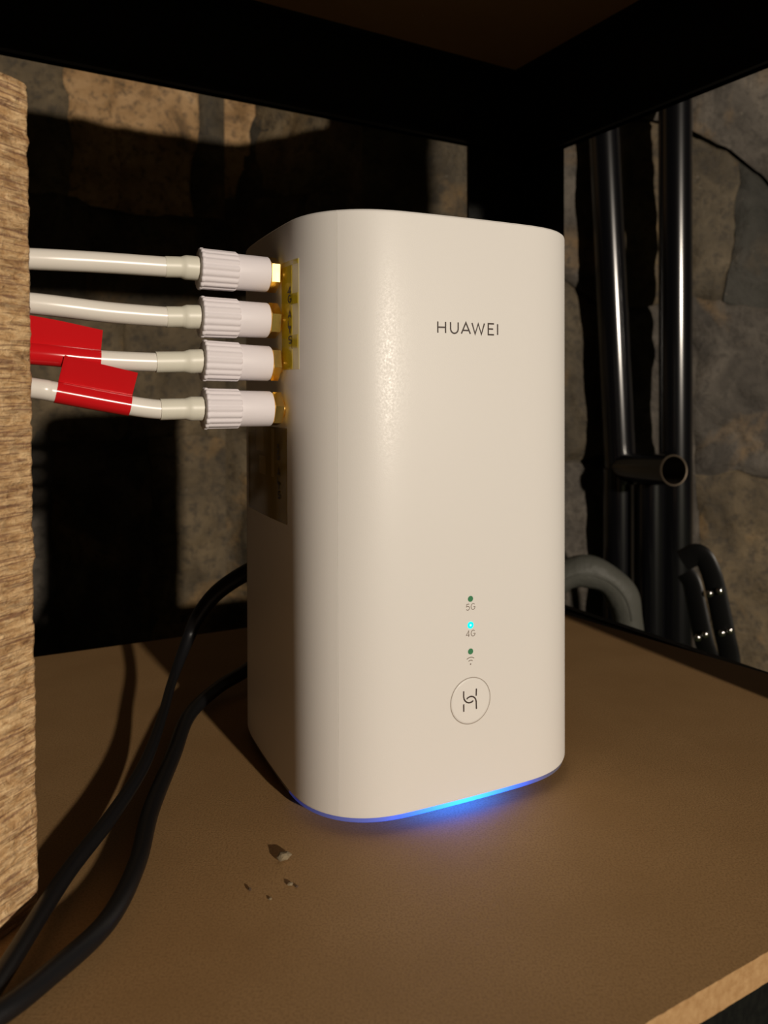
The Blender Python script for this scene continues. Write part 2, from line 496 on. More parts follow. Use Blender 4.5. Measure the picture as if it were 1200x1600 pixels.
# ------------------------------------------------------------------ steel rack and its hardboard shelves
E0, E1, N0, N1 = -0.345, 0.345, 0.098, 0.412      # outer faces
def rack():
    r = empty('shelf_rack', RK(0, 0, GROUND))
    inv = Vector(r.location)
    def add(name, boxes, bev=0.0012):
        bm = bmesh.new()
        for b in boxes:
            b2 = bmesh.new(); rbox(b2, *b)
            if bev: bevel(b2, bev, 1)
            me = bpy.data.meshes.new('tmp'); b2.to_mesh(me); b2.free()
            bm.from_mesh(me); bpy.data.meshes.remove(me)
        bmesh.ops.translate(bm, verts=bm.verts[:], vec=-inv)
        return obj(name, bm, M['rack'], r)
    T = 0.0022
    zt = 0.60
    for ce, cn, de, dn in ((E1, N1, -1, -1), (E1, N0, -1, 1), (E0, N1, 1, -1), (E0, N0, 1, 1)):
        F = 0.058 if (ce > 0 and dn > 0) else 0.044  # unseen front right post gets a wider flange to shade the shelf edge
        a = sorted((ce, ce + de * F)); b = sorted((cn, cn + dn * T)); c = sorted((ce, ce + de * T)); d = sorted((cn, cn + dn * 0.044))
        add('post', [(a[0], a[1], b[0], b[1], GROUND, zt), (c[0], c[1], d[0], d[1], GROUND, zt)], 0.0006)
    # shelf beams: web, rolled lower lip and the ledge that carries the board
    for z0, zl, z1 in ((0.280, 0.337, 0.388), (-0.058, -0.0085, -0.0075)):
        low = z0 < 0
        s = 0.004
        zb = 0.0 if low else 0.007
        lw = 0.009 if low else 0.0
        # back, front
        add('beam', [(E0 + s, E1 - s, N1 - 0.008, N1 - 0.003, z0 + zb, z1), (E0 + s, E1 - s, N1 - 0.018, N1 - 0.004, zl - 0.002, zl), (E0 + s, E1 - s, N1 - 0.012, N1 - 0.003, z0 + zb, z0 + zb + 0.003)])
        add('beam', [(E0 + s, E1 - s, N0 + 0.003 + lw, N0 + 0.008 + lw, z0, z1), (E0 + s, E1 - s, N0 + 0.004 + lw, N0 + 0.018 + lw, zl - 0.002, zl)])
        # right, left
        add('beam', [(E1 - 0.008, E1 - 0.003, N0 + s + lw, N1 - s, z0, z1), (E1 - 0.018, E1 - 0.004, N0 + s + lw, N1 - s, zl - 0.002, zl), (E1 - 0.011, E1 - 0.003, N0 + s + lw, N1 - s, z0, z0 + 0.003)])
        add('beam', [(E0 + 0.003, E0 + 0.008, N0 + s + lw, N1 - s, z0, z1), (E0 + 0.004, E0 + 0.018, N0 + s + lw, N1 - s, zl - 0.002, zl)])
    tag(r, 'black steel corner post and beams of the shelf rack around the router', 'shelf rack')
rack()

def shelf(name, quad, z0, z1, mats, label, edge_noise=0.0):
    bm = bmesh.new()
    # densify the outline so that the sawn edge can be a little ragged
    pts = []
    for i in range(4):
        p, q = Vector(quad[i]), Vector(quad[(i + 1) % 4])
        n = 420 if (edge_noise and i == 0) else 8
        for k in range(n):
            e = p.lerp(q, k / n)
            if edge_noise and i == 0:
                e = e + Vector((0, edge_noise * noise.noise(Vector((e.x * 500, 3.1, 0))) ))
            pts.append(e)
    ch = 0.0006
    c = sum(pts, Vector((0, 0))) / len(pts)
    top_in = [p + (c - p).normalized() * ch for p in pts]
    loft(bm, [[RK(p.x, p.y, z0) for p in pts], [RK(p.x, p.y, z1 - ch) for p in pts], [RK(p.x, p.y, z1) for p in top_in]], True, True)
    bmesh.ops.recalc_face_normals(bm, faces=bm.faces[:])
    for f in bm.faces:
        f.material_index = 0 if abs(f.normal.z) > 0.9 else 1
    o = obj(name, bm, mats[0])
    o.data.materials.append(mats[1])
    return tag(o, label, 'shelf board')
shelf('shelf_board', [(-0.297, 0.106), (0.332, 0.106), (0.303, 0.386), (-0.297, 0.4260)], -0.0068, 0.0, (M['mdf'], M['mdf_edge']),
      'brown hardboard shelf under the white router with a pale sawn front edge', 0.00022)
shelf('shelf_board', [(-0.333, 0.108), (0.333, 0.108), (0.333, 0.400), (-0.333, 0.400)], 0.337, 0.349, (M['mdf_under'], M['mdf_edge']),
      'dark underside of the upper hardboard shelf at the top of the picture')

# ------------------------------------------------------------------ router
RW, RD, RR, EXP, BUL = 0.0976, 0.0974, 0.0283, 2.6, 0.04
RCX, RCY, RYAW = -0.01794, 0.20972, 0.4444
HALF = Vector((RW / 2, RD / 2))

def outline(inset=0.0, seam=False):
    """plan of the housing in local coordinates about its centre, counter clockwise"""
    W, D, R = RW - 2 * inset, RD - 2 * inset, RR - inset
    n = 22
    raw = []
    for ax, ay, k in ((W - R, R, 3), (W - R, D - R, 0), (R, D - R, 1), (R, R, 2)):
        for i in range(n):
            t = math.pi / 2 * i / (n - 1)
            x, y = max(math.cos(t), 0) ** (2 / EXP), max(math.sin(t), 0) ** (2 / EXP)
            for _ in range(k): x, y = -y, x
            raw.append(Vector((ax + R * x, ay + R * y)))
    pts = []
    for i, p in enumerate(raw):
        q = raw[(i + 1) % len(raw)]
        m = max(1, int((q - p).length / 0.002))
        for k in range(m): pts.append(p.lerp(q, k / m))
    out = []
    for p in pts:
        X, Y = (p.x - W / 2) / (W / 2), (p.y - D / 2) / (D / 2)
        out.append(Vector((W / 2 * X * (1 - BUL * Y * Y), D / 2 * Y * (1 - BUL * X * X))))
    if seam:
        tgt = Vector((0.0080, 0.0078)) - HALF
        i = min(range(len(out)), key=lambda k: (out[k] - tgt).length)
        p, nrm = out[i], None
        tg = (out[i + 1] - out[i - 1]).normalized()
        nrm = Vector((tg.y, -tg.x))
        wd, dp = 0.00007, 0.00010
        out[i:i + 1] = [p - tg * wd, p - tg * wd * 0.6 - nrm * dp, p + tg * wd * 0.6 - nrm * dp, p + tg * wd]
    return out

OUT = outline()
def surf_front(x):
    """y of the front at local x, with its outward normal"""
    best = None
    n = len(OUT)
    for i in range(n):
        a, b = OUT[i], OUT[(i + 1) % n]
        if a.y < 0 and b.y < 0 and min(a.x, b.x) <= x <= max(a.x, b.x) and abs(b.x - a.x) > 1e-9:
            t = (x - a.x) / (b.x - a.x)
            y = a.y + t * (b.y - a.y)
            if best is None or y < best: best = y
    return best
def surf_left(y):
    best = None
    n = len(OUT)
    for i in range(n):
        a, b = OUT[i], OUT[(i + 1) % n]
        if a.x < 0 and b.x < 0 and min(a.y, b.y) <= y <= max(a.y, b.y) and abs(b.y - a.y) > 1e-9:
            t = (y - a.y) / (b.y - a.y)
            x = a.x + t * (b.x - a.x)
            if best is None or x < best: best = x
    return best

def F3(x, z, d):      # on the front, x measured from the housing's left side
    x -= RW / 2
    return Vector((x, surf_front(x) - d, z))
def L3(y, z, d):      # on the left side, y measured from the housing's front
    y -= RD / 2
    e = 0.0008
    xa, xb = surf_left(y - e), surf_left(y + e)
    nx, ny = -2 * e, (xb - xa)
    k = math.hypot(nx, ny)
    return Vector((surf_left(y) + nx / k * d, y + ny / k * d, z))

def stroke(bm, pts, wd, put, caps=True):
    """ribbon along 2D points, laid on a surface by put(x, z)"""
    P = [Vector(p) for p in pts]
    n = len(P)
    L_, R_ = [], []
    for i, p in enumerate(P):
        d0 = (P[i] - P[i - 1]).normalized() if i else (P[1] - P[0]).normalized()
        d1 = (P[i + 1] - P[i]).normalized() if i < n - 1 else d0
        m = (d0 + d1)
        m = m.normalized() if m.length > 1e-6 else d0
        nn = Vector((-m.y, m.x))
        k = wd / 2 / max(0.45, abs(nn.dot(Vector((-d1.y, d1.x)))))
        L_.append(p + nn * k); R_.append(p - nn * k)
    v0 = [bm.verts.new(put(p.x, p.y)) for p in L_]
    v1 = [bm.verts.new(put(p.x, p.y)) for p in R_]
    for i in range(n - 1):
        bm.faces.new((v0[i], v0[i + 1], v1[i + 1], v1[i]))

def arc(cx, cy, rx, ry, a0, a1, n=12):
    return [(cx + rx * math.cos(math.radians(a0 + (a1 - a0) * k / n)), cy + ry * math.sin(math.radians(a0 + (a1 - a0) * k / n))) for k in range(n + 1)]

GLYPH = {   # strokes in a unit box
    'H': [[(0, 0), (0, 1)], [(1, 0), (1, 1)], [(0, .5), (1, .5)]],
    'U': [[(0, 1), (0, .42)] + arc(.5, .42, .5, .42, 180, 360)[1:] + [(1, 1)]],
    'A': [[(0, 0), (.5, 1), (1, 0)], [(.2, .3), (.8, .3)]],
    'W': [[(0, 1), (.25, 0), (.5, .95), (.75, 0), (1, 1)]],
    'E': [[(1, 1), (0, 1), (0, 0), (1, 0)], [(0, .52), (.85, .52)]],
    'I': [[(0, 0), (0, 1)]],
    'L': [[(0, 1), (0, 0), (1, 0)]],
    'T': [[(0, 1), (1, 1)], [(.5, 1), (.5, 0)]],
    'S': [arc(.5, .74, .48, .26, 30, 270, 14) + arc(.5, .24, .48, .24, 90, -150, 14)[1:]],
    'G': [arc(.52, .5, .52, .5, 45, 360, 22)[:-1] + [(1.02, .46), (.58, .46)]],
    '4': [[(.75, 0), (.75, 1), (0, .28), (1, .28)]],
    '5': [[(.92, 1), (.18, 1), (.08, .55)] + arc(.48, .33, .50, .33, 120, -150, 14)],
}
def text(bm, placed, wd, put):
    for ch, x0, x1, z0, z1 in placed:
        for st in GLYPH[ch]:
            stroke(bm, [(x0 + (x1 - x0) * a, z0 + (z1 - z0) * b) for a, b in st], wd, put)

def disc(bm, cx, cz, r, put, n=24, r0=0.0):
    if r0:
        a = [bm.verts.new(put(cx + r * math.cos(2 * math.pi * k / n), cz + r * math.sin(2 * math.pi * k / n))) for k in range(n)]
        b = [bm.verts.new(put(cx + r0 * math.cos(2 * math.pi * k / n), cz + r0 * math.sin(2 * math.pi * k / n))) for k in range(n)]
        for k in range(n): bm.faces.new((a[k], a[(k + 1) % n], b[(k + 1) % n], b[k]))
    else:
        bm.faces.new([bm.verts.new(put(cx + r * math.cos(2 * math.pi * k / n), cz + r * math.sin(2 * math.pi * k / n))) for k in range(n)])

def router():
    c = HALF
    cw, sw = math.cos(RYAW), math.sin(RYAW)
    root = empty('router', (RCX + c.x * cw - c.y * sw, RCY + c.x * sw + c.y * cw, 0), RYAW)
    tag(root, 'white rounded tower router standing on the brown shelf, blue light under its front', 'router')
    # housing
    prof = [(0.0030, 0.0046), (0.0006, 0.0041), (0.0002, 0.0043), (0.0, 0.0050), (0.0, 0.1768), (0.0002, 0.1775), (0.0007, 0.1780), (0.0016, 0.17815), (0.010, 0.17815)]
    rings = []
    base = outline(0, True)
    for d, z in prof:
        rings.append([Vector((p.x * (1 - d / (RW / 2)), p.y * (1 - d / (RD / 2)), z)) for p in base])
    bm = bmesh.new(); loft(bm, rings)
    body = obj('body', bm, M['router'], root)
    autosmooth(body, 28)
    # light guide
    prof = [(0.0026, 0.0044), (0.0005, 0.0044), (0.0006, 0.0029), (0.0014, 0.0023), (0.0070, 0.0022)]
    bm = bmesh.new()
    loft(bm, [[Vector((p.x * (1 - d / (RW / 2)), p.y * (1 - d / (RD / 2)), z)) for p in OUT] for d, z in prof], False, True)
    ring = obj('light_ring', bm, M['ring'], root); autosmooth(ring, 50)
    ring['label'] = 'thin translucent ring glowing blue at the front'
    bm = bmesh.new()
    loft(bm, [[Vector((p.x * (1 - d / (RW / 2)), p.y * (1 - d / (RD / 2)), z)) for p in OUT] for d, z in ((0.011, 0.0), (0.011, 0.0023))])
    obj('foot', bm, M['rubber'], root)
    # maker's name
    h0, h1 = 0.1433, 0.1466
    k = 0.00002308
    x0 = 0.0373 - 145 * k
    spans = [('H', 150, 262), ('U', 335, 447), ('A', 495, 630), ('W', 655, 845), ('E', 905, 995), ('I', 1052, 1053)]
    bm = bmesh.new()
    text(bm, [(ch, x0 + a * k, x0 + b * k, h0, h1) for ch, a, b in spans], 0.00046, lambda x, z: F3(x, z, 0.00005))
    o = obj('lettering', bm, M['print_dark'], body); o['label'] = 'dark printed name HUAWEI'
    cx = 0.0484
    put = lambda x, z: F3(x, z, 0.00005)
    put2 = lambda x, z: F3(x, z, 0.00009)
    for z, on in ((0.0640, False), (0.0561, True), (0.0482, False)):
        bm = bmesh.new(); disc(bm, cx, z, 0.00105 if on else 0.00090, put)
        o = obj('indicator_light', bm, M['led_on' if on else 'led_off'], root)
        o['label'] = 'small lit cyan indicator dot' if on else 'small green unlit indicator dot'
        if on:
            bm = bmesh.new(); disc(bm, cx, z, 0.00035, put2); obj('glowing_core', bm, M['led_core'], o)
    bm = bmesh.new()
    for ch, z in (('5', 0.0616), ('4', 0.0536)):
        text(bm, [(ch, cx - 0.00150, cx - 0.00035, z - 0.0009, z + 0.0009), ('G', cx + 0.00020, cx + 0.00155, z - 0.0009, z + 0.0009)], 0.00019, put)
    o = obj('indicator_lettering', bm, M['print_grey'], body); o['label'] = 'small grey 5G and 4G printing'
    bm = bmesh.new()
    disc(bm, cx, 0.0444, 0.00023, put, 12)
    stroke(bm, arc(cx, 0.0444, 0.00115, 0.00115, 128, 52), 0.00022, put)
    stroke(bm, arc(cx, 0.0444, 0.00205, 0.00205, 128, 52), 0.00022, put)
    o = obj('wireless_symbol', bm, M['print_grey'], body); o['label'] = 'small grey wireless symbol'
    # round button with a fine gap around it
    bz = 0.0334
    bm = bmesh.new()
    n = 64
    rr = [(0.00685, 0.0), (0.00680, 0.00012), (0.0062, 0.00014), (0.003, 0.00010), (0.001, 0.00010)]
    loft(bm, [[F3(cx + r * math.cos(2 * math.pi * q / n), bz + r * math.sin(2 * math.pi * q / n), d) for q in range(n)] for r, d in rr], False, True)
    btn = obj('button', bm, M['router'], root, smooth=True)
    bm = bmesh.new(); disc(bm, cx, bz, 0.00704, put, 64, 0.00684)
    obj('button_gap', bm, M['groove'], btn)
    bm = bmesh.new()
    pb = lambda x, z: F3(cx + x * 0.001, bz + 0.0002 + (z - 0.3) * 0.001, 0.00019)
    for s in ([(-2.5, 3.4), (-2.5, 1.7), (-2.35, .95), (-1.95, .35), (-1.4, -.12), (-.8, -.36), (-.15, -.38), (.45, -.22), (.85, .05)],
              [(-1.45, .85), (-1.05, 1.18), (-.5, 1.38), (.1, 1.42), (.75, 1.25), (1.3, .85), (1.7, .3), (1.88, -.4), (1.95, -2.7)],
              [(1.95, 3.45), (1.88, 1.3)], [(-2.5, -.5), (-2.48, -2.75)]):
        stroke(bm, s, 0.42, pb)
    o = obj('button_emblem', bm, M['print_dark'], btn); o['label'] = 'dark knotted letter H emblem'
    # label tapes on the left side
    def strip(name, y0, y1, z0, z1, d, m, parent, th=0.00008):
        n = 14
        ys = [y0 + (y1 - y0) * i / n for i in range(n + 1)]
        bm = bmesh.new()
        ra = [L3(y, z0, d) for y in ys]; rb = [L3(y, z1, d) for y in ys]
        ra2 = [L3(y, z0, d - th) for y in ys]; rb2 = [L3(y, z1, d - th) for y in ys]
        loft(bm, [ra2 + ra[::-1], rb2 + rb[::-1]])
        return obj(name, bm, m, parent)
    tp = strip('label_tape', 0.0196, 0.0320, 0.1328, 0.1657, 0.00010, M['tape'], root)
    tp['label'] = 'upper pale and yellow tape printed 4G ALTS'
    for y0, y1, z0, z1 in ((0.0236, 0.0318, 0.1330, 0.1642), (0.0200, 0.0236, 0.1524, 0.1556), (0.0202, 0.0240, 0.1392, 0.1432), (0.0198, 0.0226, 0.1642, 0.1654)):
        strip('yellow_patch', y0, y1, z0, z1, 0.00018, M['tape_yellow'], tp)
    bm = bmesh.new()
    pl = lambda x, z: L3(-x, z, 0.00034)      # reading direction runs towards the front
    hw = 0.0010
    def tl(ch, y, z, h=0.0021): return (ch, -(y + hw), -(y - hw), z - h / 2, z + h / 2)
    text(bm, [tl('4', 0.0252, 0.1566, 0.0019), tl('G', 0.0250, 0.1541), tl('A', 0.0250, 0.1494), tl('L', 0.0250, 0.1467, 0.0018), tl('T', 0.0249, 0.1445, 0.0018), tl('S', 0.0247, 0.1418)], 0.00042, pl)
    obj('tape_lettering', bm, M['print_dark'], tp)
    tp = strip('label_tape', 0.0280, 0.0715, 0.0855, 0.1150, 0.00010, M['tape_shaded'], root)
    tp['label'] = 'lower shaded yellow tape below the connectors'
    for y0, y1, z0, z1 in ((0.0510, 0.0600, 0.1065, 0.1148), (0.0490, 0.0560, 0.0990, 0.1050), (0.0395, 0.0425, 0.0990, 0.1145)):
        strip('painted_reflection', y0, y1, z0, z1, 0.00018, M['tape_reflection'], tp)
    bm = bmesh.new()
    text(bm, [tl('5', 0.0352, 0.1086), tl('G', 0.0352, 0.1060), tl('A', 0.0350, 0.1010), tl('L', 0.0350, 0.0987, 0.0018), tl('T', 0.0348, 0.0965, 0.0018), tl('S', 0.0346, 0.0940)], 0.00042, pl)
    obj('tape_lettering', bm, M['print_dark'], tp)
router()

# ------------------------------------------------------------------ antenna leads screwed into the left side
LEADS = [
 ('topmost white antenna lead, bare cable without a red flag', [(-0.0327, 0.2410, 0.1624), (-0.0347, 0.2401, 0.1623), (-0.0444, 0.2354, 0.1626), (-0.0546, 0.2306, 0.1629), (-0.0593, 0.2283, 0.1630), (-0.0640, 0.2261, 0.1628), (-0.0796, 0.2187, 0.1628), (-0.0953, 0.2112, 0.1625)], None, 0.00295),
 ('second white antenna lead from the top, bare cable bending upwards', [(-0.0324, 0.2405, 0.1482), (-0.0347, 0.2394, 0.1481), (-0.0440, 0.2350, 0.1483), (-0.0541, 0.2301, 0.1485), (-0.0589, 0.2279, 0.1483), (-0.0636, 0.2257, 0.1481), (-0.0779, 0.2188, 0.1487), (-0.0951, 0.2106, 0.1502)], None, 0.00295),
 ('third white antenna lead, its red flag half hidden behind the plywood', [(-0.0323, 0.2403, 0.1348), (-0.0341, 0.2394, 0.1348), (-0.0436, 0.2349, 0.1352), (-0.0535, 0.2302, 0.1355), (-0.0582, 0.2280, 0.1351), (-0.0663, 0.2241, 0.1348), (-0.0798, 0.2177, 0.1352), (-0.0951, 0.2104, 0.1365)], (0.0800, 0.0985, 0.0082, 0.0104, 0.0024), 0.00275),
 ('lowest white antenna lead with a whole red flag around its cable', [(-0.0315, 0.2387, 0.1209), (-0.0335, 0.2377, 0.1210), (-0.0433, 0.2331, 0.1211), (-0.0529, 0.2285, 0.1212), (-0.0575, 0.2263, 0.1212), (-0.0647, 0.2229, 0.1211), (-0.0719, 0.2194, 0.1222), (-0.0896, 0.2110, 0.1261), (-0.0944, 0.2088, 0.1271)], (0.0722, 0.0897, 0.0094, 0.0103, 0.0034), 0.00280),
]
def lead(label, pts, flag, rc, hturn=0.0):
    P = [Vector(p) for p in pts]
    root = empty('antenna_lead', P[0])
    tag(root, label, 'antenna cable', 'antenna leads on the side of the router')
    o0 = P[0]
    ax = (P[3] - P[0]).normalized()
    Q = [p - o0 for p in P]
    def along(p): return (p - o0).dot(ax)
    d1, d2, d3 = along(P[1]) + 0.0016, along(P[2]) + 0.0008, along(P[3]) + 0.0002
    Z = Vector((0, 0, 0))
    # threaded socket and hexagon nut
    a_, u_, v_ = frame(ax)
    hv = Vector((0.355, -0.93, 0.08))
    hexrot = math.atan2(hv.dot(v_), hv.dot(u_)) - math.pi / 6 + hturn
    bm = bmesh.new(); lathe(bm, Z, ax, [(-0.0004, 0.0030), (d1 - 0.0004, 0.0030)], 20)
    autosmooth(obj('threaded_socket', bm, M['brass'], root))
    bm = bmesh.new()
    lathe(bm, Z, ax, [(0.0008, 0.0050), (0.0011, 0.0055), (d1 - 0.0002, 0.0055), (d1 + 0.0002, 0.0050)], 6, rot=hexrot)
    bevel(bm, 0.00012, 1)
    obj('hex_nut', bm, M['brass'], root)
    bm = bmesh.new(); lathe(bm, Z, ax, [(d1, 0.0044), (d1 + 0.0001, 0.0052), (d1 + 0.0004, 0.0054), (d2 - 0.0003, 0.0055), (d2 + 0.0004, 0.0055)], 40)
    autosmooth(obj('barrel', bm, M['connector'], root))
    def flute(t, d): return 1 - 0.075 * (0.5 - 0.5 * math.cos(18 * t)) ** 2.0
    bm = bmesh.new()
    lathe(bm, Z, ax, [(d2 - 0.0001, 0.0054), (d2, 0.0057), (d2 + 0.0004, 0.0060), (d3 - 0.0006, 0.0061), (d3 - 0.0004, 0.0063), (d3 + 0.0003, 0.0063), (d3 + 0.0005, 0.0060), (d3 + 0.0005, 0.0040)], 108, True, flute)
    autosmooth(obj('knurled_collar', bm, M['connector'], root), 60)
    sl = catmull([Q[3] - ax * 0.001, Q[4], Q[5]], 8)
    n = len(sl)
    rad = [0.0036 if i < n * 0.44 else (0.0036 - 0.0005 * min(1, (i - n * 0.44) / 1.2)) for i in range(n)]
    bm = bmesh.new(); sweep(bm, sl, rad, seg=28)
    autosmooth(obj('sleeve', bm, M['sleeve'], root), 50)
    # cable, running on behind the plywood and down out of the picture
    zl = Q[-1].z
    tail = [Vector((-0.118, 0.2035, 0)) - o0, Vector((-0.155, 0.201, 0)) - o0, Vector((-0.21, 0.202, 0)) - o0, Vector((-0.27, 0.215, 0)) - o0]
    sl_ = (Q[-1].z - Q[-2].z) / max(0.005, Q[-2].x - Q[-1].x)
    for q, dz in zip(tail, (sl_ * 0.018, sl_ * 0.028, -0.004, -0.02)): q.z = zl + dz
    path = catmull([Q[4].lerp(Q[5], 0.6)] + Q[5:] + tail, 10)
    bm = bmesh.new(); sweep(bm, path, rc, seg=24)
    autosmooth(obj('cable', bm, M['white_cable'], root), 60)
    if flag:
        xa, xb, ha, hb, flean = flag
        seg = [p for p in path if -xb <= (p + o0).x <= -xa]
        if len(seg) < 4: seg = path[10:20]
        # exact ends
        def at_x(x):
            for a, b in zip(path[:-1], path[1:]):
                if min(a.x, b.x) <= x - o0.x <= max(a.x, b.x):
                    return a.lerp(b, (x - o0.x - a.x) / (b.x - a.x))
        seg = [at_x(-xa)] + seg + [at_x(-xb)]
        n = len(seg)
        th = 0.00028
        bm = bmesh.new()
        rings = []
        for i, p in enumerate(seg):
            t = (seg[min(i + 1, n - 1)] - seg[max(i - 1, 0)]).normalized()
            side = Vector((t.y, -t.x, 0)).normalized()
            if side.y > 0: side = -side            # towards the viewer's side of the lead
            up = Vector((0, 0, 1))
            up = (up - t * up.dot(t)).normalized()
            h = ha + (hb - ha) * i / (n - 1)
            r1 = rc + 0.00022
            sec = []
            m = 20
            a0 = math.radians(78)
            # outer loop round the cable then up the doubled flag
            lean = side * flean
            sec.append(p + up * h + side * th * 0.5 + lean)
            for k in range(m + 1):
                ang = a0 - (2 * a0 + math.radians(204) - 2 * math.radians(0)) * 0
                tt = math.radians(80) - k / m * math.radians(340)
                sec.append(p + side * (r1 * math.cos(tt)) + up * (r1 * math.sin(tt)))
            sec.append(p + up * h - side * th * 0.5 + lean)
            rings.append(sec)
        loft(bm, rings, False, False, True)
        o = obj('red_flag', bm, M['red'], root)
        autosmooth(o, 40)
        o['label'] = 'folded red sticker flag'
for L_, ht in zip(LEADS, (0.07, 0.30, -0.22, 0.45)):
    lead(*L_, hturn=ht)

# ------------------------------------------------------------------ black cables behind the router
def black_cable(label, pts, wa, wb, tw, base, bdir, z):
    root = empty('power_cable', Vector(pts[-1]) * 1.0)
    root.location.z = 0
    o0 = Vector(root.location)
    per = 10
    path = [p - o0 for p in catmull(pts, per)]
    def interp(v):
        out = []
        for i in range(len(path)):
            f = i / per
            k = min(int(f), len(v) - 2)
            out.append(v[k] + (v[k + 1] - v[k]) * (f - k))
        return out
    bm = bmesh.new()
    sweep(bm, path, interp(wa), interp(wb), 18, interp(tw))
    autosmooth(obj('cord', bm, M['black_cable'], root), 60)
    bm = bmesh.new()
    lathe(bm, Vector(base) - o0, Vector(bdir), [(0.0004, 0.0045), (0.009, 0.0050), (0.0115, 0.0046), (0.013, 0.003)], 20)
    autosmooth(obj('plug', bm, M['black_cable'], root), 40)
    tag(root, label, 'cable', 'black cables behind the router')
BN = (-math.sin(RYAW), math.cos(RYAW), 0)
A = [(-0.0215, 0.3340, 0.0540), (-0.0330, 0.3350, 0.0565), (-0.0434, 0.3300, 0.0560), (-0.0569, 0.322, 0.0515), (-0.0694, 0.320, 0.0434), (-0.0769, 0.318, 0.0341), (-0.0809, 0.316, 0.0247), (-0.0823, 0.2978, 0.0145), (-0.0787, 0.2708, 0.0112), (-0.0767, 0.2447, 0.0075), (-0.0780, 0.2194, 0.0052), (-0.0806, 0.1927, 0.0042), (-0.0802, 0.1595, 0.0040), (-0.0809, 0.1419, 0.0040)]
black_cable('black cable arching high from behind the router, thin where it twists', A,
            [.0034, .0034, .0036, .0036, .0034, .0030, .0026] + [.0020, .0018, .0024, .0023, .0022, .0022, .0022], [.0034, .0034, .0036, .0036, .0034, .0030, .0025, .0018, .0017, .0020, .0022, .0022, .0022, .0022], [0] * 14,
            (-0.0157, 0.3190, 0.054), BN, 0.054)
B = [(-0.0020, 0.3400, 0.0300), (-0.0200, 0.3460, 0.0230), (-0.0493, 0.3467, 0.0120), (-0.0584, 0.3295, 0.0080), (-0.0686, 0.3158, 0.0050), (-0.0738, 0.2898, 0.0045), (-0.0706, 0.2555, 0.0050), (-0.0680, 0.2228, 0.0046), (-0.0641, 0.1976, 0.0040), (-0.0644, 0.1766, 0.0036), (-0.0711, 0.1600, 0.0034), (-0.0765, 0.1505, 0.0034), (-0.0860, 0.1400, 0.0034)]
black_cable('lower black cable lying along the shelf nearer the viewer', B,
            [.0030] * 4 + [.0031, .0029, .0027, .0026, .0024, .0024, .0024, .0024, .0024], [.0028] * 4 + [.0026, .0026, .0026, .0025, .0024, .0024, .0024, .0024, .0024], [0] * 13,
            (0.0035, 0.3275, 0.030), BN, 0.030)

# ------------------------------------------------------------------ plywood offcut in the foreground
def plywood():
    far = Vector((-0.0841, 0.1871, 0)); near = Vector((-0.0887, 0.1765, 0))
    t = (near - far).normalized()             # towards the viewer
    nrm = Vector((-t.y, t.x, 0))              # visible face
    if nrm.x < 0: nrm = -nrm
    Ln, H, T = 0.024, 0.2000, 0.020
    root = far - nrm * T / 2
    bm = bmesh.new()
    nu, nz = 60, 230
    def edge(z):   # a slight lean and ragged saw line of the far edge
        return 0.0011 * (z / H) + 0.00045 * noise.noise(Vector((z * 180, 0.3, 0))) + 0.0003 * noise.noise(Vector((z * 700, 2.3, 0)))
    def lean(z): return -0.0009 * z / H
    rows = []
    for i in range(nu + 1):
        col = []
        for k in range(nz + 1):
            z = H * k / nz
            u = edge(z) + (Ln - edge(z)) * (i / nu) ** 1.2
            zz = z
            # rounded far top corner
            if z > H - 0.003 and u < 0.004:
                zz = min(z, H - 0.003 + 0.003 * math.sqrt(max(0.0, 1 - (max(0.0, 0.004 - u) / 0.004) ** 2)))
            d = 0.00035 * noise.noise(Vector((u * 90, z * 620, 1.0))) + 0.00030 * noise.noise(Vector((u * 230, z * 260, 4.0)))
            d -= 0.0008 * max(0, 1 - (u - edge(z)) / 0.0012) ** 2
            if 1e-6 < z < H - 1e-6:
                pass
            p = far + t * u + nrm * (d + lean(z)) + Vector((0, 0, zz))
            col.append(bm.verts.new(p))
        rows.append(col)
    for i in range(nu):
        for k in range(nz):
            bm.faces.new((rows[i][k], rows[i][k + 1], rows[i + 1][k + 1], rows[i + 1][k]))
    # back and narrow sides
    back = [[bm.verts.new(rows[i][k].co - nrm * T) for k in (0, nz)] for i in (0, nu)]
    bm.faces.new((back[0][0], back[1][0], back[1][1], back[0][1]))
    bm.faces.new([rows[0][k] for k in range(nz + 1)] + [back[0][1], back[0][0]])
    bm.faces.new([rows[nu][k] for k in range(nz, -1, -1)] + [back[1][0], back[1][1]])
    bm.faces.new([rows[i][0] for i in range(nu, -1, -1)] + [back[0][0], back[1][0]])
    bm.faces.new([rows[i][nz] for i in range(nu + 1)] + [back[1][1], back[0][1]])
    o = obj('plywood_board', bm, M['plywood'])
    autosmooth(o, 50)
    tag(o, 'rough sawn golden plywood board standing at the left edge in front of the cables', 'wooden board')
plywood()

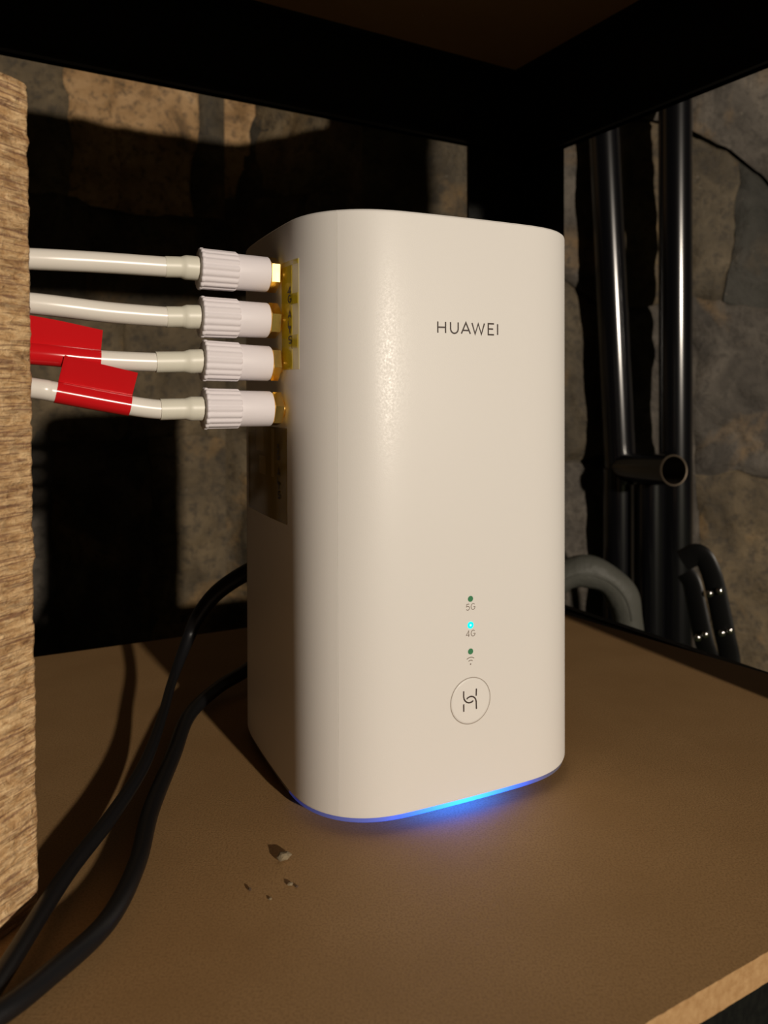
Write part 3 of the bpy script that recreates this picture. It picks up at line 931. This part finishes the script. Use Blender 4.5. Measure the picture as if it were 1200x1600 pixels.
# ------------------------------------------------------------------ crumbs on the shelf
def crumb(loc, size, m, label, seed):
    rnd = random.Random(seed)
    bm = bmesh.new()
    bmesh.ops.create_icosphere(bm, subdivisions=2, radius=1.0)
    for v in bm.verts:
        k = 1 + 0.35 * noise.noise(v.co * 1.7 + Vector((seed, 0, 0)))
        v.co = Vector((v.co.x * size[0] * k, v.co.y * size[1] * k, v.co.z * size[2] * k))
    zmin = min(v.co.z for v in bm.verts)
    for v in bm.verts: v.co.z -= zmin
    o = obj('crumb', bm, m)
    o.location = loc
    o.rotation_euler = (0, 0, rnd.uniform(-0.4, 0.6))
    tag(o, label, 'crumb', 'crumbs on the shelf')
crumb((-0.0272, 0.2065, 0), (0.0019, 0.0013, 0.0011), M['crumb'], 'largest pale stone crumb on the shelf in front of the router', 2)
crumb((-0.0242, 0.1957, 0), (0.0007, 0.0004, 0.0004), M['crumb'], 'tiny pale splinter below the largest crumb', 5)
crumb((-0.0342, 0.1937, 0), (0.0004, 0.0004, 0.0004), M['crumb_dark'], 'tiny dark brown speck left of the pale splinter', 7)
crumb((-0.0225, 0.1950, 0), (0.0004, 0.0003, 0.0003), M['crumb_dark'], 'tiny dark brown speck right of the pale splinter', 9)
crumb((-0.0285, 0.1902, 0), (0.0004, 0.0003, 0.0003), M['crumb'], 'tiny pale speck nearest the viewer below the splinter', 11)

# ------------------------------------------------------------------ things standing beyond the right edge of the shelf
def tube_frame():
    root = empty('tube_frame', (0.227, 0.677, GROUND))
    o0 = Vector(root.location)
    r = 0.0137
    def tube(name, a, b, rad, hollow=False):
        a, b = Vector(a), Vector(b)
        bm = bmesh.new()
        L = (b - a).length
        if hollow:
            lathe(bm, a - o0, b - a, [(0, rad), (L - 0.0006, rad)], 36, False)
        else:
            lathe(bm, a - o0, b - a, [(0, rad * 0.92), (0.0008, rad), (L - 0.0008, rad), (L, rad * 0.92)], 36)
        return autosmooth(obj(name, bm, M['tube'], root), 45)
    tube('upright_tube', (0.2094, 0.689, GROUND), (0.2094, 0.689, 0.060), r * 0.98)
    tube('upright_tube', (0.2117, 0.689, 0.045), (0.1920, 0.694, 0.485), r)
    tube('upright_tube', (0.2520, 0.665, GROUND), (0.2506, 0.665, 0.485), r)
    tube('upright_tube', (0.2309, 0.665, GROUND), (0.2309, 0.665, 0.049), 0.0115)
    a, b = Vector((0.2117, 0.689, 0.0603)), Vector((0.2317, 0.616, 0.0645))
    s = tube('cross_tube', a, b, r * 0.93, True)
    L = (b - a).length
    bm = bmesh.new()
    lathe(bm, a - o0, b - a, [(L - 0.036, r * 0.82), (L, r * 0.82), (L + 0.0003, r * 0.85), (L + 0.0003, r * 0.90), (L - 0.0006, r * 0.93)], 36, False)
    autosmooth(obj('tube_rim', bm, M['tube_cut'], s), 45)
    tag(root, 'black metal tube frame with an open cross tube, standing beyond the right shelf edge', 'tube frame')
tube_frame()

def grey_loop():
    root = empty('padded_strap', (0.165, 0.605, GROUND))
    o0 = Vector(root.location)
    pts = [(0.098, 0.612, GROUND + 0.02), (0.106, 0.612, -0.062), (0.124, 0.608, -0.030), (0.148, 0.604, -0.0140), (0.169, 0.602, -0.0160), (0.1845, 0.602, -0.0300), (0.1910, 0.604, -0.053), (0.1920, 0.607, -0.095), (0.1920, 0.608, GROUND + 0.012)]
    path = [p - o0 for p in catmull(pts, 8)]
    bm = bmesh.new()
    n = len(path)
    sweep(bm, path, [0.0122 + 0.0008 * math.sin(i * 0.5) for i in range(n)], [0.0118] * n, 20)
    autosmooth(obj('padding', bm, M['grey_strap'], root), 60)
    bm = bmesh.new()
    sweep(bm, [p + Vector((0, -0.0116, 0)) for p in path[16:48]], 0.0010, seg=8)
    autosmooth(obj('piping', bm, M['grey_strap'], root), 60)
    tag(root, 'grey padded strap looped up beside the right edge of the router', 'strap')
grey_loop()

def studded_strap():
    root = empty('studded_strap', (0.235, 0.553, GROUND))
    o0 = Vector(root.location)
    for pts in ([(0.2180, 0.562, 0.004), (0.2265, 0.553, 0.0105), (0.2325, 0.550, 0.0000), (0.2375, 0.550, -0.0184), (0.2430, 0.550, -0.0459), (0.2480, 0.552, -0.0700), (0.252, 0.555, GROUND + 0.010)],
                [(0.2180, 0.558, -0.004), (0.2215, 0.555, -0.0110), (0.2240, 0.553, -0.0260), (0.2284, 0.551, -0.0504), (0.2339, 0.552, -0.0720), (0.238, 0.555, GROUND + 0.010)]):
        path = [p - o0 for p in catmull(pts, 8)]
        bm = bmesh.new()
        n = len(path)
        sweep(bm, path, [0.0078] * n, [0.0026] * n, 16, [math.pi / 2 + 0.2] * n)
        autosmooth(obj('strap_band', bm, M['black_strap'], root), 60)
    for x, y, z in ((0.2300, 0.5440, -0.0157), (0.2372, 0.5440, -0.0140), (0.2392, 0.5450, -0.0441), (0.2448, 0.5450, -0.0423), (0.2225, 0.5460, -0.0477), (0.2278, 0.5460, -0.0454)):
        bm = bmesh.new()
        bmesh.ops.create_uvsphere(bm, u_segments=16, v_segments=10, radius=0.0026)
        for v in bm.verts: v.co.y *= 0.7
        bmesh.ops.translate(bm, verts=bm.verts[:], vec=Vector((x, y, z)) - o0)
        obj('stud', bm, M['stud'], root, smooth=True)
    tag(root, 'black strap with bright metal studs hanging beside the tubes at right', 'strap')
studded_strap()
